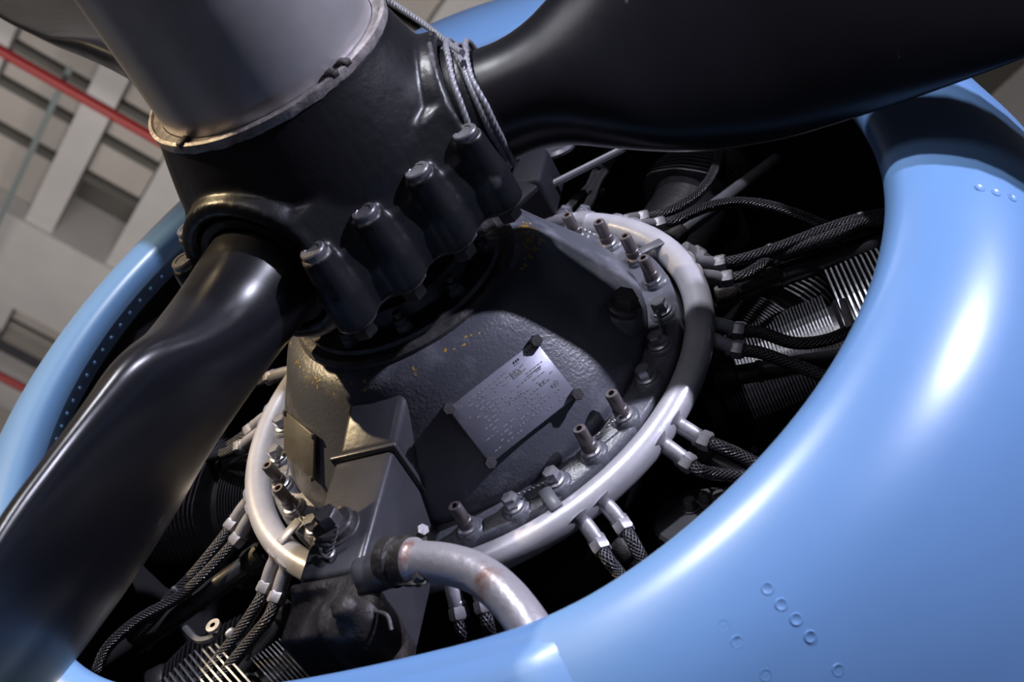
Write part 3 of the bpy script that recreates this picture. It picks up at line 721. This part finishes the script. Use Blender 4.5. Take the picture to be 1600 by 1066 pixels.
# bright spacer slab and bracket at the right cylinder
t = empty('baffle_bracket', at(1322, 490, -.05), 'bright bare metal bracket on the right cylinder fins', 'bracket')
mb = MB(); mb.add(*hull_box([at(x, y, z) for z in (-.12, -.06) for x, y in ((1310, 468), (1320, 465), (1337, 506), (1322, 513))])); bevel(mb.build('slab', 'fin_bright', t), .004, 1)
# lower right: rocker cover with nuts
rc_ = empty('rocker_cover', at(1100, 805, -.3), 'grey rocker cover plate with nuts at lower right', 'engine cover')
mb = MB(); mb.add(*lathe([(0, -.05), (.17, -.05), (.17, .0), (.16, .012), (0, .015)], at(1092, 808, -.28), (-.1, -.2, 1), 36)); mb.build('cover_plate', 'fin', rc_)
for x, y in ((1082, 797), (1106, 786), (1128, 787)):
    c = at(x, y, -.275); mb = MB(); mb.add(*lathe([(.038, 0), (.036, .012), (0, .012)], c, (-.1, -.2, 1), 16)); mb.add(*hexp(c + np.array([0, 0, .012]), (-.1, -.2, 1), .026, .04)); mb.build('cover_nut', 'bolt_dark', rc_)
# spark plug boss / nut cluster between ring and upper right leads
t = empty('spark_plug', at(1082, 398, -.15), 'silver spark plug nut peeking over the ring at upper right', 'spark plug')
d0 = at(1100, 410, -.2) - at(1066, 390, -.1)
mb = MB(); mb.add(*lathe([(0, 0), (.045, 0), (.045, .05), (.055, .05), (.055, .09), (.04, .10), (.04, .16), (0, .16)], at(1066, 392, -.10), d0, 20)); mb.build('plug_body', 'fitting', t)
mb = MB(); mb.add(*hexp(at(1090, 405, -.12), d0, .05, .05)); mb.build('plug_hex', 'fitting', t)
# lower left lug
t = empty('lifting_lug', at(325, 985, -.15), 'small pale lug and bracket among the lower left fins', 'lug')
mb = MB(); mb.add(*lathe([(.012, 0), (.032, 0), (.032, .014), (.012, .014)], at(335, 980, -.15), ez, 24)); mb.build('lug_eye', 'fin_bright', t)
mb = MB(); mb.add(*tube(smoothpath([at(290, 982, -.18), at(308, 1000, -.18), at(330, 998, -.18), at(345, 985, -.18)], 16), .016, 8)[:2]); mb.build('lug_arm', 'greytube', t)

# ================================================================ PROPELLER
ZP = 1.1413; PHI = math.degrees(3.4063)
prop = empty('propeller', (0, 0, ZP), 'black three-bladed propeller with large grey metal dome on its hub', 'propeller')
def BL(k): an = PHI - 120 * k; return pol(1, an, 0), pol(1, an + 90, 0)
HUB = np.array([0, 0, ZP])
mb = MB()
mb.add(*lathe([(0, .74), (.30, .74), (.36, .80), (.46, .86), (.50, 1.0), (.54, ZP), (.535, 1.30), (.515, 1.40), (.49, 1.50), (.462, 1.60), (.462, 1.625), (0, 1.625)], n=72))
for k in range(3):
    e, t = BL(k)
    mb.add(*lathe([(0, 0), (.31, 0), (.318, .43), (.325, .515), (.316, .55), (.27, .556), (.255, .54), (.25, .46), (0, .46)], HUB, e, 56))
    # flange web with bolt bosses between sockets
    bis = PHI - 60 - 120 * k; eb = pol(1, bis, 0); tb = pol(1, bis + 90, 0)
    mb.add(*obox(eb * .33 + ez * (ZP), eb, tb, ez, .475, .66, .05))
    sec = [(.2, 1.38), (.49, 1.34), (.53, 1.24), (.568, 1.14), (.590, 1.06), (.590, .93), (.2, .91)]; ns = len(sec)
    mb.add([eb * d + tb * q + ez * z for q in (-.35, .35) for d, z in sec], [tuple(range(ns)), tuple(range(2 * ns - 1, ns - 1, -1))] + [(i, (i + 1) % ns, ns + (i + 1) % ns, ns + i) for i in range(ns)])
    for tt, dd in ((-.33, .548), (-.115, .555), (.115, .555), (.33, .548)):
        c = eb * dd + tb * tt
        mb.add(*lathe([(0, 0), (.054, 0), (.062, .08), (.076, .17), (.078, .31), (0, .31)], c + ez * 1.225, -ez, 24))
barrel = mb.build('barrel', 'black', prop); remesh(barrel, .0095, 10, .5)
for k in range(3):
    bis = PHI - 60 - 120 * k; eb = pol(1, bis, 0); tb = pol(1, bis + 90, 0)
    for tt, dd in ((-.33, .548), (-.115, .555), (.115, .555), (.33, .548)):
        c = eb * dd + tb * tt
        mb = MB(); mb.add(*lathe([(0, 0), (.045, 0), (.045, .018), (.041, .023), (.028, .023), (.026, .020), (0, .020)], c + ez * 1.222, ez, 24)); mb.build('barrel_bolt', 'head', prop)
        mb = MB(); mb.add(*hexp(c + ez * .905, -ez, .045, .05)); mb.build('barrel_nut', 'black_plain', prop)
# dome
mb = MB(); mb.add(*lathe([(.415, 1.60), (.4177, 1.66), (.4177, 2.35), (.412, 2.47), (.38, 2.60), (.30, 2.70), (.16, 2.76), (0, 2.77)], n=96)); mb.build('dome', 'dome', prop, 60, label='dull grey metal pitch-change dome')
rr = MB()
n = 150; V = []
for i in range(n):
    a_ = 2 * PI * i / n; j = .004 * math.sin(a_ * 23 + 1) * random.random() + random.uniform(-.002, .002)
    for r, z in ((.44, 1.615), (.466 + j * .3, 1.612 + j), (.4695, 1.628), (.468, 1.646), (.455, 1.650), (.450, 1.642), (.42, 1.640)): V.append(pol(r, math.degrees(a_), z))
F = [(i * 7 + k, i * 7 + k + 1, ((i + 1) % n) * 7 + k + 1, ((i + 1) % n) * 7 + k) for i in range(n) for k in range(6)]
rr.add(V, F); rr.build('dome_ring', 'chip', prop, 40, label='chipped bare metal ring at the dome base')
# locking notches
for x, y in ((553, 103), (523, 120), (297, 219)):
    q = at(x, y, 1.635); aa = math.degrees(math.atan2(q[1], q[0])); mb = MB(); mb.add(*obox(pol(.445, aa, 1.645), pol(1, aa, 0), pol(1, aa + 90, 0), ez, .05, .035, .028)); bevel(mb.build('lock_lug', 'gunk', prop), .006, 1)
# blades: elliptical root fairing into aerofoil sections
BS = np.array([.52, .6, .8, 1.0, 1.25, 1.55, 1.9, 2.4, 3.2, 4.4, 5.2])
BA = np.array([.212, .2123, .1928 + .010, .3067, .4327, .4659, .5017, .5245, .5053, .4746, .40])
BT = np.array([.2067, .2067, .1917, .1837, .1462, .1058, .103, .0702, .0498, .035, .025])
BB = np.array([1.07, 1.0719, .8832 + .03, .8437, 1.0013, 1.0227, .9715, .8033, .6889, .5837, .52])
BCo = np.array([-.0115, -.0115, -.0199, -.0355, -.0281, -.0695, -.068, -.0827, -.0809, -.0723, -.07])
def sm(x, X, Y):
    k = np.array([-.09, -.045, 0, .045, .09]); return np.mean([np.interp(x + d, X, Y) for d in k], 0)
ss = np.concatenate([np.linspace(.52, 2.4, 76), np.linspace(2.46, 5.2, 40)])
tt = np.linspace(0, 2 * PI, 56, endpoint=False)
for k in range(3):
    e, t = BL(k); V = []
    for s in ss:
        A = sm(s, BS, BA); Bt = sm(s, BS, BT); be = sm(s, BS, BB); co = sm(s, BS, BCo)
        u = math.cos(be) * t + math.sin(be) * ez; wv = -math.sin(be) * t + math.cos(be) * ez
        ca, sa = np.cos(tt), np.sin(tt)
        f_ = np.clip((s - 1.1) / .8, 0, 1)
        th = Bt * sa * (1 - f_ * .25 * (1 - np.abs(ca)) * (sa < 0))
        V.append(HUB + e * s + (A * ca + co)[:, None] * u + th[:, None] * wv)
    V = np.concatenate(V); nt_ = len(tt); F = []
    for i in range(len(ss) - 1):
        for j in range(nt_): F.append((i * nt_ + j, i * nt_ + (j + 1) % nt_, (i + 1) * nt_ + (j + 1) % nt_, (i + 1) * nt_ + j))
    F.append(tuple(range(nt_))); F.append(tuple((len(ss) - 1) * nt_ + j for j in range(nt_))[::-1])
    mb = MB(); mb.add(V, F); b = mb.build('blade', 'blade', prop, 60)
    mb = MB(); mb.add(*lathe([(.212, -.08), (.242, -.08), (.245, -.07), (.245, -.002), (.240, .006), (.212, .008)], HUB + e * (.605 if k == 0 else .54), e, 56)); mb.build('cuff_ring', 'black_plain', b, 50)

# ================================================================ WIRE ROPE looped on the right blade root
rope = empty('wire_rope', HUB + BL(0)[0] * .7, 'twisted steel wire rope looped twice around the right blade root', 'wire rope')
e0, t0 = BL(0)
def loop(sfun, r=.232, n=150, extra=0., a0=0., a1=2 * PI):
    ps = np.linspace(a0, a1, n)
    return np.array([HUB + e0 * sfun(p) + r * (math.cos(p) * ez + math.sin(p) * t0) for p in ps])
def rope_mesh(P, r=.0105):
    mb = MB(); v, f, _ = tube(P, r, 18, lobes=6, lob=.30, twist=44); mb.add(v, f); return mb.build('rope_strand', 'steel', rope, 60)
ROPE_HOOK = True
def cylpt(x, y, r):
    """point where the pixel ray meets a cylinder of radius r about the right blade axis (near side)"""
    d = raydir(x, y); o = CAM - HUB
    dp = d - e0 * (d @ e0); op = o - e0 * (o @ e0)
    A = dp @ dp; B = 2 * dp @ op; C = op @ op - r * r; D = B * B - 4 * A * C
    t = (-B - math.sqrt(max(D, 0))) / (2 * A); q = CAM + d * t - HUB
    return q @ e0, math.atan2(q @ t0, q @ ez)
def rope_from(pts, r=.235):
    sp = [cylpt(x, y, r) for x, y in pts]; s = np.array([a for a, b in sp]); ph = np.unwrap(np.array([b for a, b in sp]))
    # go on round the hidden side back to the start
    sgn = 1 if ph[-1] > ph[0] else -1
    tot = 2 * PI * sgn
    hid = np.linspace(0, 1, 7)[1:-1]
    ph2 = ph[-1] + (ph[0] + tot - ph[-1]) * hid; s2 = s[-1] + (s[0] - s[-1]) * hid
    PH = np.concatenate([ph, ph2, [ph[0] + tot]]); SS = np.concatenate([s, s2, [s[0]]])
    g = np.linspace(0, len(PH) - 1, 170); PHi = np.interp(g, range(len(PH)), PH); Si = np.interp(g, range(len(PH)), SS)
    kk = np.ones(5) / 5; Sx = np.convolve(np.pad(Si, 2, mode='edge'), kk, 'valid')
    return np.array([HUB + e0 * a + r * (math.cos(b) * ez + math.sin(b) * t0) for a, b in zip(Sx, PHi)])
rope_mesh(rope_from([(728, 78), (730, 98), (737, 125), (759, 164), (784, 216), (806, 259)], .232))
rope_mesh(rope_from([(712, 86), (724, 106), (741, 150), (762, 194), (784, 236), (798, 268)], .234))
rope_mesh(rope_from([(701, 91), (704, 112), (709, 133), (719, 160), (730, 190), (752, 250)], .262))
# the free end that runs up out of the picture
q0 = HUB + e0 * cylpt(722, 86, .24)[0] + .24 * (math.cos(cylpt(722, 86, .24)[1]) * ez + math.sin(cylpt(722, 86, .24)[1]) * t0)
zt = q0[2]
rope_mesh(smoothpath([at(724, 98, zt), at(712, 84, zt), at(700, 76, zt), at(690, 80, zt - .01), at(694, 92, zt - .02)], 24))
P = smoothpath([at(722, 82, zt + .01), at(706, 72, zt + .01), at(660, 36, zt + .03), at(606, 0, zt + .06), at(500, -70, zt + .12)], 60); rope_mesh(P, .0115)
print('OBJ', len(bpy.data.objects))
